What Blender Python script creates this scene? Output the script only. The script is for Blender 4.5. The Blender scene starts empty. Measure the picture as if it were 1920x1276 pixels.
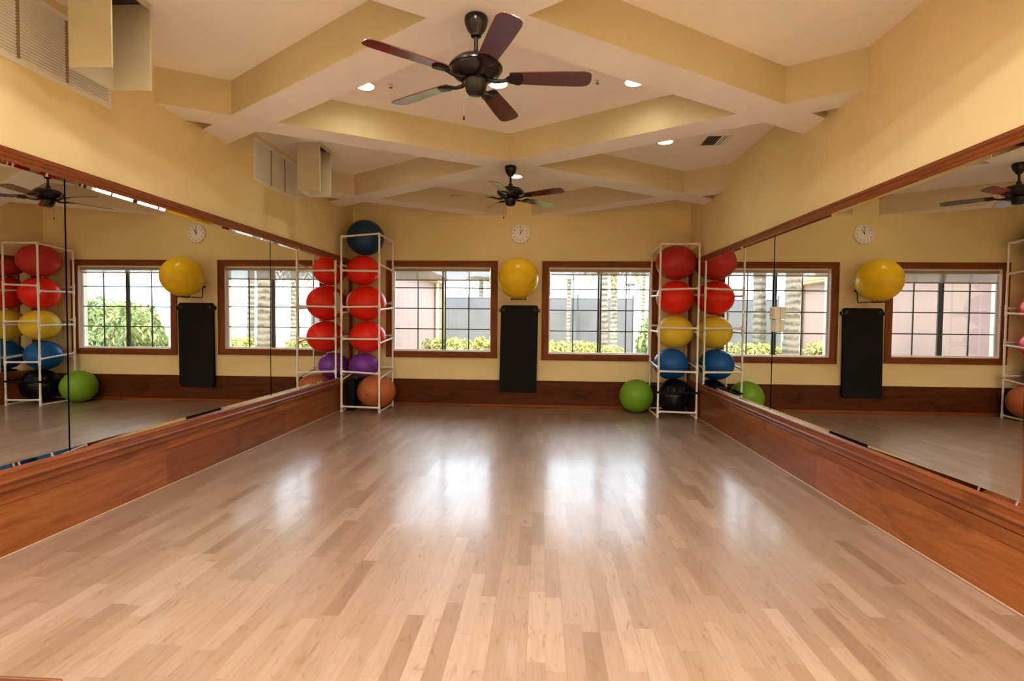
import bpy, bmesh, math, random
from mathutils import Vector, Matrix

random.seed(7)
PI = math.pi
scene = bpy.context.scene
COL = scene.collection

# ------------------------------------------------------------------ camera
cam_data = bpy.data.cameras.new('camera')
cam_data.sensor_fit = 'HORIZONTAL'
cam_data.sensor_width = 36.0
cam_data.lens = 36.0 * 1000.0 / 1920.0
cam_data.clip_start = 0.02
cam = bpy.data.objects.new('camera', cam_data)
COL.objects.link(cam)
RT = Vector((0.99844372, 0.05491704, 0.00970857))
UP = Vector((-0.01161018, 0.03441454, 0.9993402))
FW = Vector((-0.05454669, 0.99789767, -0.03499858))
m = Matrix.Identity(4)
for i in range(3):
    m[i][0], m[i][1], m[i][2] = RT[i], UP[i], -FW[i]
m[0][3], m[1][3], m[2][3] = 0.0, 0.0, 1.5
cam.matrix_world = m
scene.camera = cam

# ------------------------------------------------------------------ world, sun, exposure
world = bpy.data.worlds.new('world')
scene.world = world
world.use_nodes = True
wn = world.node_tree
wn.nodes.clear()
w_out = wn.nodes.new('ShaderNodeOutputWorld')
w_bg = wn.nodes.new('ShaderNodeBackground')
w_bg.inputs['Color'].default_value = (0.74, 0.875, 1.0, 1)
w_bg.inputs['Strength'].default_value = 3.1
wn.links.new(w_bg.outputs[0], w_out.inputs[0])

sun_data = bpy.data.lights.new('sun', 'SUN')
sun_data.energy = 3.5
sun_data.angle = math.radians(1.0)
sun_data.color = (1.0, 0.93, 0.80)
sun = bpy.data.objects.new('sun', sun_data)
COL.objects.link(sun)
sun.rotation_euler = Vector((0.30, 0.62, -0.95)).to_track_quat('-Z', 'Y').to_euler()

scene.view_settings.view_transform = 'Standard'
scene.view_settings.look = 'None'
scene.view_settings.gamma = 1.0
scene.view_settings.use_curve_mapping = False
scene.view_settings.exposure = 1.45
LAMP = 36.0             # radiance of a recessed downlight lens
LAMP_FILL = 355.0       # unseen domed lamps added over the near end as fill light
LAMP_COL = (1.0, 0.975, 0.935)
WARM_COL = (1.0, 0.93, 0.80)

cy = scene.cycles
cy.max_bounces = 18
cy.diffuse_bounces = 12
cy.glossy_bounces = 10
cy.transmission_bounces = 8
cy.transparent_max_bounces = 16
cy.sample_clamp_indirect = 6.0
cy.use_denoising = True

# ------------------------------------------------------------------ measures of the room
XL, XR = -3.345, 2.53            # wall surfaces left and right
GL, GR = -3.2945, 2.506          # mirror glass
FL_, FR_ = -3.3255, 2.5065       # faces of the low wooden wainscot
YB = 9.335                       # wall surface at the back
YF = -3.2                        # wall behind the camera
ZB, ZC = 3.355, 3.665            # underside of the beams, ceiling


# ------------------------------------------------------------------ node helpers
class NT:
    def __init__(self, name):
        self.mat = bpy.data.materials.new(name)
        self.mat.use_nodes = True
        self.t = self.mat.node_tree
        self.t.nodes.clear()
        self.out = self.t.nodes.new('ShaderNodeOutputMaterial')

    def n(self, kind, **kw):
        nd = self.t.nodes.new(kind)
        for k, v in kw.items():
            setattr(nd, k, v)
        return nd

    def l(self, a, b):
        self.t.links.new(a, b)

    def math(self, op, a, b=None, c=None):
        nd = self.n('ShaderNodeMath', operation=op)
        for i, v in enumerate((a, b, c)):
            if v is None:
                continue
            if isinstance(v, (int, float)):
                nd.inputs[i].default_value = v
            else:
                self.l(v, nd.inputs[i])
        return nd.outputs[0]

    def ramp(self, fac, stops):
        nd = self.n('ShaderNodeValToRGB')
        els = nd.color_ramp.elements
        while len(els) < len(stops):
            els.new(0.5)
        for e, (p, c) in zip(els, stops):
            e.position = p
            e.color = (c[0], c[1], c[2], 1)
        self.l(fac, nd.inputs[0])
        return nd.outputs[0]

    def mix(self, fac, a, b, blend='MIX'):
        nd = self.n('ShaderNodeMix', data_type='RGBA', blend_type=blend)
        if isinstance(fac, (int, float)):
            nd.inputs[0].default_value = fac
        else:
            self.l(fac, nd.inputs[0])
        for i, v in ((6, a), (7, b)):
            if isinstance(v, tuple):
                nd.inputs[i].default_value = (v[0], v[1], v[2], 1)
            else:
                self.l(v, nd.inputs[i])
        return nd.outputs[2]

    def noise(self, vec, scale, detail=4, rough=0.5, dist=0.0):
        nd = self.n('ShaderNodeTexNoise')
        nd.inputs['Scale'].default_value = scale
        nd.inputs['Detail'].default_value = detail
        nd.inputs['Roughness'].default_value = rough
        nd.inputs['Distortion'].default_value = dist
        if vec is not None:
            self.l(vec, nd.inputs['Vector'])
        return nd.outputs['Fac']

    def scaled(self, vec, s, off=(0, 0, 0)):
        nd = self.n('ShaderNodeMapping')
        nd.inputs['Scale'].default_value = s
        nd.inputs['Location'].default_value = off
        self.l(vec, nd.inputs['Vector'])
        return nd.outputs[0]

    def pos(self):
        return self.n('ShaderNodeNewGeometry').outputs['Position']

    def objco(self):
        return self.n('ShaderNodeTexCoord').outputs['Object']

    def bsdf(self, color=None, rough=0.5, metallic=0.0, spec=0.5, bump=None, bump_s=0.2, bump_d=0.01, coat=0.0, coat_r=0.1):
        b = self.n('ShaderNodeBsdfPrincipled')
        if isinstance(color, tuple):
            b.inputs['Base Color'].default_value = (color[0], color[1], color[2], 1)
        elif color is not None:
            self.l(color, b.inputs['Base Color'])
        if isinstance(rough, (int, float)):
            b.inputs['Roughness'].default_value = rough
        else:
            self.l(rough, b.inputs['Roughness'])
        b.inputs['Metallic'].default_value = metallic
        b.inputs['Specular IOR Level'].default_value = spec
        b.inputs['Coat Weight'].default_value = coat
        b.inputs['Coat Roughness'].default_value = coat_r
        if bump is not None:
            bp = self.n('ShaderNodeBump')
            bp.inputs['Strength'].default_value = bump_s
            bp.inputs['Distance'].default_value = bump_d
            self.l(bump, bp.inputs['Height'])
            self.l(bp.outputs[0], b.inputs['Normal'])
        self.l(b.outputs[0], self.out.inputs[0])
        return b


def plain(name, color, rough=0.5, metallic=0.0, spec=0.5, var=0.06, scale=6.0, **kw):
    k = NT(name)
    nz = k.noise(k.objco(), scale, 3)
    dark = tuple(c * (1 - var) for c in color)
    lite = tuple(min(1, c * (1 + var)) for c in color)
    k.bsdf(k.ramp(nz, [(0.3, dark), (0.7, lite)]), rough, metallic, spec, **kw)
    return k.mat


def paint(name, color, bump=0.06):
    k = NT(name)
    p = k.pos()
    nz = k.noise(p, 1.3, 3)
    fine = k.noise(p, 160, 2)
    a = tuple(c * 0.96 for c in color)
    b = tuple(min(1, c * 1.04) for c in color)
    k.bsdf(k.ramp(nz, [(0.3, a), (0.7, b)]), 0.62, spec=0.25, bump=fine, bump_s=bump, bump_d=0.003)
    return k.mat


def wood(name, axis, dark, mid, lite, rough=0.32, knots=0.35, coat=0.1, spec=0.35, boards=False):
    k = NT(name)
    p = k.pos()
    st = {'x': (0.9, 14, 14), 'y': (14, 0.9, 14), 'z': (14, 14, 0.9)}[axis]
    st2 = {'x': (1.1, 4, 4), 'y': (4, 1.1, 4), 'z': (4, 4, 1.1)}[axis]
    g = k.noise(k.scaled(p, st), 2.2, 6, 0.62, 0.6)
    blot = k.noise(k.scaled(p, st2, (3.1, 1.7, 0.4)), 1.5, 3, 0.55, 1.0)
    c1 = k.ramp(g, [(0.28, dark), (0.5, mid), (0.74, lite)])
    shade = k.ramp(blot, [(0.28, (1 - knots, 1 - knots * 1.05, 1 - knots * 1.1)), (0.46, (1, 1, 1)), (0.75, (1.0, 1.0, 1.0))])
    c = k.mix(1.0, c1, shade, 'MULTIPLY')
    if boards:
        sp = k.n('ShaderNodeSeparateXYZ')
        k.l(p, sp.inputs[0])
        sgn = k.math('SIGN', sp.outputs[0])
        u = k.math('DIVIDE', k.math('ADD', sp.outputs[1], k.math('ADD', k.math('MULTIPLY', sgn, -0.2), 17.45)), 2.22)
        wn = k.n('ShaderNodeTexWhiteNoise', noise_dimensions='2D')
        cb_ = k.n('ShaderNodeCombineXYZ')
        k.l(k.math('FLOOR', u), cb_.inputs[0])
        k.l(k.math('FLOOR', k.math('ADD', k.math('DIVIDE', sp.outputs[2], 0.3333), sgn)), cb_.inputs[1])
        k.l(cb_.outputs[0], wn.inputs['Vector'])
        tone = k.ramp(wn.outputs['Value'], [(0.0, (0.80, 0.74, 0.70)), (0.5, (1, 1, 1)), (1.0, (1.22, 1.26, 1.30))])
        c = k.mix(1.0, c, tone, 'MULTIPLY')
        fr_ = k.math('FRACT', u)
        seam_ = k.math('LESS_THAN', k.math('MINIMUM', fr_, k.math('SUBTRACT', 1.0, fr_)), 0.0007)
        c = k.mix(k.math('MULTIPLY', seam_, 0.5), c, (0.05, 0.015, 0.005))
    k.bsdf(c, rough, spec=spec, bump=g, bump_s=0.04, bump_d=0.003, coat=coat, coat_r=0.18)
    return k.mat


def floor_material():
    k = NT('maple_strip_floor')
    p = k.pos()
    sep = k.n('ShaderNodeSeparateXYZ')
    k.l(p, sep.inputs[0])
    x, y = sep.outputs[0], sep.outputs[1]
    W = 0.0875
    xs = k.math('DIVIDE', k.math('ADD', x, 20.0), W)
    ix = k.math('FLOOR', xs)
    wn1 = k.n('ShaderNodeTexWhiteNoise', noise_dimensions='1D')
    k.l(ix, wn1.inputs['W'])
    ys = k.math('ADD', k.math('DIVIDE', y, 0.62), k.math('MULTIPLY', wn1.outputs['Value'], 9.0))
    iy = k.math('FLOOR', ys)
    comb = k.n('ShaderNodeCombineXYZ')
    k.l(ix, comb.inputs[0])
    k.l(iy, comb.inputs[1])
    wn2 = k.n('ShaderNodeTexWhiteNoise', noise_dimensions='2D')
    k.l(comb.outputs[0], wn2.inputs['Vector'])
    r = wn2.outputs['Value']
    base = k.ramp(r, [(0.0, (0.208, 0.123, 0.073)), (0.10, (0.252, 0.157, 0.098)), (0.5, (0.280, 0.180, 0.119)), (0.85, (0.305, 0.202, 0.138)), (1.0, (0.342, 0.234, 0.168))])
    # grain runs along y, shifted for every strip
    off = k.n('ShaderNodeCombineXYZ')
    k.l(k.math('MULTIPLY', r, 37.0), off.inputs[0])
    k.l(k.math('MULTIPLY', r, 11.0), off.inputs[1])
    va = k.n('ShaderNodeVectorMath', operation='ADD')
    k.l(p, va.inputs[0])
    k.l(off.outputs[0], va.inputs[1])
    g = k.noise(k.scaled(va.outputs[0], (26, 1.6, 1)), 2.0, 5, 0.6, 0.4)
    gm = k.ramp(g, [(0.25, (0.86, 0.84, 0.81)), (0.6, (1, 1, 1)), (0.9, (1.04, 1.04, 1.05))])
    c = k.mix(1.0, base, gm, 'MULTIPLY')
    streak = k.noise(k.scaled(va.outputs[0], (14, 3.2, 1)), 1.7, 3, 0.5, 1.5)
    sm = k.ramp(streak, [(0.0, (0.50, 0.40, 0.30)), (0.27, (0.66, 0.57, 0.47)), (0.40, (0.97, 0.95, 0.93)), (0.62, (1, 1, 1)), (0.8, (1.10, 1.11, 1.12))])
    c = k.mix(0.85, c, sm, 'MULTIPLY')
    # seams
    fx2 = k.math('FRACT', k.math('DIVIDE', k.math('ADD', x, 20.0), W * 2))
    d2 = k.math('MINIMUM', fx2, k.math('SUBTRACT', 1.0, fx2))
    seam2 = k.math('LESS_THAN', d2, 0.0075)
    fx1 = k.math('FRACT', xs)
    d1 = k.math('MINIMUM', fx1, k.math('SUBTRACT', 1.0, fx1))
    seam1 = k.math('MULTIPLY', k.math('LESS_THAN', d1, 0.009), 0.30)
    fy = k.math('FRACT', ys)
    dy = k.math('MINIMUM', fy, k.math('SUBTRACT', 1.0, fy))
    seamy = k.math('MULTIPLY', k.math('LESS_THAN', dy, 0.0016), 0.5)
    seam = k.math('MAXIMUM', k.math('MAXIMUM', k.math('MULTIPLY', seam2, 0.55), seam1), seamy)
    c = k.mix(seam, c, (0.16, 0.085, 0.04))
    worn = k.noise(k.scaled(p, (1.4, 0.7, 1)), 2.5, 4, 0.6)
    rough = k.math('ADD', k.math('MULTIPLY', worn, 0.12), 0.30)
    bp = k.math('ADD', k.math('MULTIPLY', seam, -1.0), k.math('MULTIPLY', k.noise(k.scaled(p, (9, 1.0, 1)), 1.0, 2), 0.25))
    k.bsdf(c, rough, spec=0.6, bump=bp, bump_s=0.10, bump_d=0.002, coat=0.36, coat_r=0.15)
    return k.mat


def wall_back_material():
    # the yellow paint with the pale patched stripe above the mat
    k = NT('yellow_paint_patched')
    p = k.pos()
    sep = k.n('ShaderNodeSeparateXYZ')
    k.l(p, sep.inputs[0])
    nz = k.noise(p, 1.3, 3)
    base = k.ramp(nz, [(0.3, tuple(c * 0.96 for c in WALL)), (0.7, tuple(c * 1.04 for c in WALL))])
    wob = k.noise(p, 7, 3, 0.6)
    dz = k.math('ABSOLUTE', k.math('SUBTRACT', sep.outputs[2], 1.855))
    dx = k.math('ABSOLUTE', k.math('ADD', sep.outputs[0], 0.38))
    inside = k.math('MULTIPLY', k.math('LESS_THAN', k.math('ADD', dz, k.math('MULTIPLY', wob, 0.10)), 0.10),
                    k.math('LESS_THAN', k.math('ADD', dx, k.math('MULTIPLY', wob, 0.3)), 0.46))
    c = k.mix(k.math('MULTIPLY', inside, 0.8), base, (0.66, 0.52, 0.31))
    k.bsdf(c, 0.62, spec=0.25, bump=k.noise(p, 160, 2), bump_s=0.06, bump_d=0.003)
    return k.mat


def ball_material(name, color, rough=0.34, ring=0.25, spec=0.25):
    k = NT(name)
    o = k.objco()
    sep = k.n('ShaderNodeSeparateXYZ')
    k.l(o, sep.inputs[0])
    w = k.math('SINE', k.math('MULTIPLY', sep.outputs[2], 260.0))
    nz = k.noise(o, 5, 3)
    c = k.ramp(nz, [(0.3, tuple(v * 0.9 for v in color)), (0.7, tuple(min(1, v * 1.08) for v in color))])
    k.bsdf(c, rough, spec=spec, bump=w, bump_s=ring * 0.35, bump_d=0.0012)
    return k.mat


def blade_material():
    k = NT('mahogany_blade')
    g = k.noise(k.scaled(k.objco(), (2.0, 34, 34)), 2.0, 4, 0.55, 0.3)
    c = k.ramp(g, [(0.25, (0.052, 0.008, 0.009)), (0.5, (0.080, 0.013, 0.014)), (0.8, (0.105, 0.020, 0.020))])
    k.bsdf(c, 0.22, spec=0.6, coat=0.7, coat_r=0.16)
    return k.mat


def leaf_material(name, a, b):
    k = NT(name)
    info = k.n('ShaderNodeNewGeometry')
    c = k.ramp(info.outputs['Random Per Island'], [(0.0, a), (1.0, b)])
    d = k.n('ShaderNodeBsdfDiffuse')
    tr = k.n('ShaderNodeBsdfTranslucent')
    k.l(c, d.inputs[0])
    k.l(c, tr.inputs[0])
    mx = k.n('ShaderNodeMixShader')
    mx.inputs[0].default_value = 0.35
    k.l(d.outputs[0], mx.inputs[1])
    k.l(tr.outputs[0], mx.inputs[2])
    k.l(mx.outputs[0], k.out.inputs[0])
    return k.mat


WALL = (0.775, 0.63, 0.335)
M = {}
M['wall'] = paint('yellow_wall_paint', WALL)
M['wall_back'] = wall_back_material()
M['ceiling'] = paint('beige_ceiling_paint', (0.90, 0.855, 0.81), 0.12)
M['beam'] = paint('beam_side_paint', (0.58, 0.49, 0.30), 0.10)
M['reveal'] = paint('window_reveal_paint', (0.78, 0.60, 0.46))
M['floor'] = floor_material()
RED = ((0.14, 0.034, 0.008), (0.20, 0.051, 0.012), (0.26, 0.076, 0.019))
M['wood_y'] = wood('stained_maple_along_wall', 'y', *RED)
M['wood_x'] = wood('stained_maple_across', 'x', *RED, coat=0.0, spec=0.14, rough=0.42)
M['wood_z'] = wood('stained_maple_upright', 'z', *RED, coat=0.0, spec=0.14, rough=0.42)
LOW = ((0.175, 0.045, 0.010), (0.228, 0.066, 0.016), (0.285, 0.094, 0.026))
LOW_SHADED = ((0.062, 0.013, 0.0028), (0.085, 0.020, 0.0045), (0.11, 0.029, 0.007))  # wainscot wood for the back wall, its shade darkened into the colour
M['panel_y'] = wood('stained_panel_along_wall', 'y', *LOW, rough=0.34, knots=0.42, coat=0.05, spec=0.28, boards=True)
M['panel_x_shaded'] = wood('shaded_panel_across', 'x', *LOW_SHADED, rough=0.45, knots=0.5, coat=0.0, spec=0.12)
M['shoe'] = plain('pale_shoe_strip', (0.42, 0.27, 0.17), 0.4)
M['white_pvc'] = plain('white_pvc', (0.80, 0.74, 0.66), 0.35, spec=0.45, var=0.03)
M['white'] = plain('white_painted_metal', (0.80, 0.78, 0.72), 0.4, var=0.02)
M['sill'] = plain('white_sill', (0.85, 0.84, 0.84), 0.35, var=0.02)
M['bronze'] = plain('dark_bronze_metal', (0.008, 0.005, 0.0035), 0.26, spec=0.32)
M['mullion'] = plain('dark_window_metal', (0.035, 0.036, 0.040), 0.4, metallic=0.2)
M['blade'] = blade_material()
M['baffle'] = plain('beige_enamel', (0.50, 0.45, 0.32), 0.45, var=0.03)
M['black'] = plain('black_foam', (0.0035, 0.0035, 0.004), 0.6, spec=0.16)
M['black_gloss'] = plain('black_plastic', (0.008, 0.008, 0.009), 0.25)
M['black_hole'] = plain('dark_duct', (0.03, 0.022, 0.016), 0.8)
M['chrome'] = plain('steel', (0.6, 0.6, 0.6), 0.25, metallic=1.0)
M['clock_face'] = plain('clock_face_paper', (0.83, 0.80, 0.74), 0.5, var=0.02)
M['ink'] = plain('black_ink', (0.02, 0.02, 0.02), 0.5)
M['hand'] = plain('clock_hand_metal', (0.03, 0.03, 0.03), 0.4)
M['label'] = plain('white_label', (0.85, 0.82, 0.82), 0.5, var=0.02)
M['pink_grey'] = plain('dull_maroon_grommet', (0.16, 0.05, 0.045), 0.4)


def lamp_material(name, power, col):
    k = NT(name)
    e = k.n('ShaderNodeEmission')
    e.inputs[0].default_value = (*col, 1)
    e.inputs[1].default_value = power
    k.l(e.outputs[0], k.out.inputs[0])
    return k.mat


def mirror_material():
    k = NT('mirror_silver')
    g = k.n('ShaderNodeBsdfGlossy')
    g.inputs['Color'].default_value = (0.92, 0.935, 0.915, 1)
    g.inputs['Roughness'].default_value = 0.0
    k.l(g.outputs[0], k.out.inputs[0])
    return k.mat


def glass_material():
    k = NT('window_glass')
    t = k.n('ShaderNodeBsdfTransparent')
    t.inputs[0].default_value = (0.97, 0.98, 0.98, 1)
    g = k.n('ShaderNodeBsdfGlossy')
    g.inputs['Roughness'].default_value = 0.0
    fr = k.n('ShaderNodeFresnel')
    fr.inputs[0].default_value = 1.45
    mx = k.n('ShaderNodeMixShader')
    k.l(fr.outputs[0], mx.inputs[0])
    k.l(t.outputs[0], mx.inputs[1])
    k.l(g.outputs[0], mx.inputs[2])
    k.l(mx.outputs[0], k.out.inputs[0])
    return k.mat


def shade_material():
    k = NT('sheer_shade_fabric')
    t = k.n('ShaderNodeBsdfTransparent')
    t.inputs[0].default_value = (0.95, 0.95, 0.95, 1)
    d = k.n('ShaderNodeBsdfDiffuse')
    tr = k.n('ShaderNodeBsdfTranslucent')
    nz = k.noise(k.scaled(k.pos(), (300, 300, 300)), 1.0, 1)
    c = k.ramp(nz, [(0.3, (0.52, 0.46, 0.40)), (0.7, (0.60, 0.54, 0.48))])
    k.l(c, d.inputs[0])
    k.l(c, tr.inputs[0])
    m1 = k.n('ShaderNodeMixShader')
    m1.inputs[0].default_value = 0.5
    k.l(d.outputs[0], m1.inputs[1])
    k.l(tr.outputs[0], m1.inputs[2])
    m2 = k.n('ShaderNodeMixShader')
    m2.inputs[0].default_value = 0.66
    k.l(t.outputs[0], m2.inputs[1])
    k.l(m1.outputs[0], m2.inputs[2])
    k.l(m2.outputs[0], k.out.inputs[0])
    return k.mat


M['lamp'] = lamp_material('lamp_lens', LAMP, WARM_COL)
M['fill_lamp'] = lamp_material('fill_lamp_lens', LAMP_FILL, LAMP_COL)
M['mirror'] = mirror_material()
M['glass'] = glass_material()
M['shade'] = shade_material()


# ------------------------------------------------------------------ mesh helpers
def obj(name, bm, mat, parent=None, smooth=False, angle=None):
    bmesh.ops.recalc_face_normals(bm, faces=bm.faces)
    me = bpy.data.meshes.new(name)
    bm.to_mesh(me)
    bm.free()
    if mat is not None:
        me.materials.append(mat)
    if smooth or angle is not None:
        for p in me.polygons:
            p.use_smooth = True
        if angle is not None:
            me.set_sharp_from_angle(angle=angle)
    o = bpy.data.objects.new(name, me)
    COL.objects.link(o)
    if parent is not None:
        o.parent = parent
    return o


def tag(o, label, cat, group=None):
    o['label'] = label
    o['category'] = cat
    if group:
        o['group'] = group
    return o


def thing(name, label, cat, loc=(0, 0, 0), rz=0.0, group=None):
    o = bpy.data.objects.new(name, None)
    o.empty_display_size = 0.1
    COL.objects.link(o)
    o.location = loc
    o.rotation_euler = (0, 0, rz)
    return tag(o, label, cat, group)


def structure(o):
    o['kind'] = 'structure'
    return o


def struct_empty(name):
    o = bpy.data.objects.new(name, None)
    COL.objects.link(o)
    return structure(o)


def bx(bm, x0, x1, y0, y1, z0, z1):
    vs = [bm.verts.new(c) for c in ((x0, y0, z0), (x1, y0, z0), (x1, y1, z0), (x0, y1, z0), (x0, y0, z1), (x1, y0, z1), (x1, y1, z1), (x0, y1, z1))]
    for f in ((3, 2, 1, 0), (4, 5, 6, 7), (0, 1, 5, 4), (1, 2, 6, 5), (2, 3, 7, 6), (3, 0, 4, 7)):
        bm.faces.new([vs[i] for i in f])
    return vs


def box_bm(*a, bevel=0.0, seg=2):
    bm = bmesh.new()
    bx(bm, *a)
    if bevel:
        bmesh.ops.bevel(bm, geom=list(bm.edges), offset=bevel, segments=seg, affect='EDGES', profile=0.5)
    return bm


def tube(bm, pts, r, n=10, closed=False):
    pts = [Vector(p) for p in pts]
    rs = r if isinstance(r, (list, tuple)) else [r] * len(pts)
    rings = []
    ref = None
    N = len(pts)
    for i, p in enumerate(pts):
        if closed:
            d = (pts[(i + 1) % N] - pts[i - 1]).normalized()
        elif i == 0:
            d = (pts[1] - p).normalized()
        elif i == N - 1:
            d = (p - pts[i - 1]).normalized()
        else:
            d = ((pts[i + 1] - p).normalized() + (p - pts[i - 1]).normalized()).normalized()
        if ref is None:
            ref = Vector((0, 0, 1)) if abs(d.z) < 0.9 else Vector((1, 0, 0))
        u = (ref - d * ref.dot(d)).normalized()
        ref = u
        v = d.cross(u)
        rings.append([bm.verts.new(p + (u * math.cos(2 * PI * k / n) + v * math.sin(2 * PI * k / n)) * rs[i]) for k in range(n)])
    for i in range(N if closed else N - 1):
        a, b = rings[i], rings[(i + 1) % N]
        for k in range(n):
            bm.faces.new((a[k], a[(k + 1) % n], b[(k + 1) % n], b[k]))
    if not closed:
        bm.faces.new(list(reversed(rings[0])))
        bm.faces.new(rings[-1])
    return bm


def lathe(bm, prof, c=(0, 0, 0), n=32, cap=True):
    """prof: list of (radius, z) from bottom to top"""
    rings = []
    for r, z in prof:
        rings.append([bm.verts.new((c[0] + r * math.cos(2 * PI * k / n), c[1] + r * math.sin(2 * PI * k / n), c[2] + z)) for k in range(n)])
    for a, b in zip(rings, rings[1:]):
        for k in range(n):
            bm.faces.new((a[k], a[(k + 1) % n], b[(k + 1) % n], b[k]))
    if cap:
        bm.faces.new(list(reversed(rings[0])))
        bm.faces.new(rings[-1])
    return bm


def prism(bm, poly, z0, z1):
    a = [bm.verts.new((x, y, z0)) for x, y in poly]
    b = [bm.verts.new((x, y, z1)) for x, y in poly]
    n = len(poly)
    bm.faces.new(list(reversed(a)))
    bm.faces.new(b)
    for i in range(n):
        bm.faces.new((a[i], a[(i + 1) % n], b[(i + 1) % n], b[i]))
    return bm


def sweep_profile(bm, prof, side, wall, y0, y1):
    """a moulding along y; prof is (distance from the wall, z); side +1 = left wall (sticks out to +x), -1 = right wall"""
    rows = []
    for y in (y0, y1):
        rows.append([bm.verts.new((wall + side * d, y, z)) for d, z in prof])
    n = len(prof)
    for i in range(n):
        j = (i + 1) % n
        bm.faces.new((rows[0][i], rows[0][j], rows[1][j], rows[1][i]))
    bm.faces.new(rows[0])
    bm.faces.new(list(reversed(rows[1])))
    return bm


def copy_tree(o, parent=None):
    c = o.copy()
    COL.objects.link(c)
    if parent is not None:
        c.parent = parent
    for ch in list(o.children):
        copy_tree(ch, c)
    return c


# ------------------------------------------------------------------ the room
structure(obj('floor', box_bm(XL - 0.15, XR + 0.15, YF - 0.15, YB + 0.05, -0.12, 0.0), M['floor']))

ceiling = structure(obj('ceiling', box_bm(XL - 0.15, XR + 0.15, YF - 0.15, YB + 0.2, ZC, ZC + 0.25), M['ceiling']))


def beam(pts, half, z0):
    pts = [Vector((x, y, 0)) for x, y in pts]
    left, right = [], []
    for i, p in enumerate(pts):
        if i == 0:
            d = (pts[1] - p).normalized()
            nrm = Vector((-d.y, d.x, 0))
            k = 1.0
        elif i == len(pts) - 1:
            d = (p - pts[i - 1]).normalized()
            nrm = Vector((-d.y, d.x, 0))
            k = 1.0
        else:
            d1 = (p - pts[i - 1]).normalized()
            d2 = (pts[i + 1] - p).normalized()
            n1 = Vector((-d1.y, d1.x, 0))
            n2 = Vector((-d2.y, d2.x, 0))
            nrm = (n1 + n2).normalized()
            k = 1.0 / max(0.5, nrm.dot(n1))
        left.append(p + nrm * half * k)
        right.append(p - nrm * half * k)
    bm = bmesh.new()
    poly = [(v.x, v.y) for v in left] + [(v.x, v.y) for v in reversed(right)]
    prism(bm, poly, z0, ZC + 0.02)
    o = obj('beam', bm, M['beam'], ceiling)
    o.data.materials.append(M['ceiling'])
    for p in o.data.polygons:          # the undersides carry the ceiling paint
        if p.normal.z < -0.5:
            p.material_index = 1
    return o


def toward(a, b, x=None, y=None):
    """the point where the line from a past b reaches the given x or y"""
    dx, dy = b[0] - a[0], b[1] - a[1]
    t = (x - b[0]) / dx if x is not None else (y - b[1]) / dy
    return (b[0] + dx * t, b[1] + dy * t)


C0, C1, C3, C2 = (-0.418, 3.30), (-2.833, 4.983), (2.03, 4.887), (-0.385, 6.417)
C4, C5, C6 = (-2.80, 8.09), (2.0, 8.01), (-0.40, 9.69)
D1, D3, D2 = (-2.83, 1.65), (2.03, 1.65), (-0.42, 0.05)
E1, E3, E2 = (-2.83, -1.58), (2.03, -1.58), (-0.42, -3.18)
WL, WR = XL - 0.20, XR + 0.20
YE = YB + 0.19
HB = 0.1735
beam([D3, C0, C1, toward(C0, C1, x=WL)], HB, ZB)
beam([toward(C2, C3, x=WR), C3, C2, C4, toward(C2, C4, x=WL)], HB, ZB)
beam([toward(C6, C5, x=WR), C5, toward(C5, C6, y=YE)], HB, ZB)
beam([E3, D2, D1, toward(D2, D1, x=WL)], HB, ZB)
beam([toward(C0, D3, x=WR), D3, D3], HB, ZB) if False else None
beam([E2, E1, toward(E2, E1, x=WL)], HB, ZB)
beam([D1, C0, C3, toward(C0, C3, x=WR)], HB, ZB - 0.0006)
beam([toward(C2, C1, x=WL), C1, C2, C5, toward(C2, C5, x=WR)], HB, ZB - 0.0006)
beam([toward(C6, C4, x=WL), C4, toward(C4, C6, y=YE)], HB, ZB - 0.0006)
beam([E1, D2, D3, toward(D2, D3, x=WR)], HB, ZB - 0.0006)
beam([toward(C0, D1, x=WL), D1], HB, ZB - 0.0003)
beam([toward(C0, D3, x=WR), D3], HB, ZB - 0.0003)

structure(obj('wall_left', box_bm(XL - 0.40, XL, YF - 0.15, YB + 0.2, 0, ZC), M['wall']))
structure(obj('wall_right', box_bm(XR, XR + 0.40, YF - 0.15, YB + 0.2, 0, ZC), M['wall']))
structure(obj('wall_front', box_bm(XL, XR, YF - 0.15, YF, 0, ZC), M['wall']))

# window openings in the back wall
W1 = (-2.635, -0.885, 0.965, 2.452)
W2 = (0.123, 1.885, 0.945, 2.452)
OUT1 = (-2.742, -0.768, 0.858, 2.558)
OUT2 = (0.003, 2.000, 0.838, 2.556)
bm = bmesh.new()
Y2 = YB + 0.2
bx(bm, XL, XR, YB, Y2, 2.452, ZC)
bx(bm, XL, W1[0], YB, Y2, 0, 2.452)
bx(bm, W1[1], W2[0], YB, Y2, 0, 2.452)
bx(bm, W2[1], XR, YB, Y2, 0, 2.452)
bx(bm, W1[0], W1[1], YB, Y2, 0, W1[2])
bx(bm, W2[0], W2[1], YB, Y2, 0, W2[2])
structure(obj('wall_back', bm, M['wall_back']))

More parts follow.
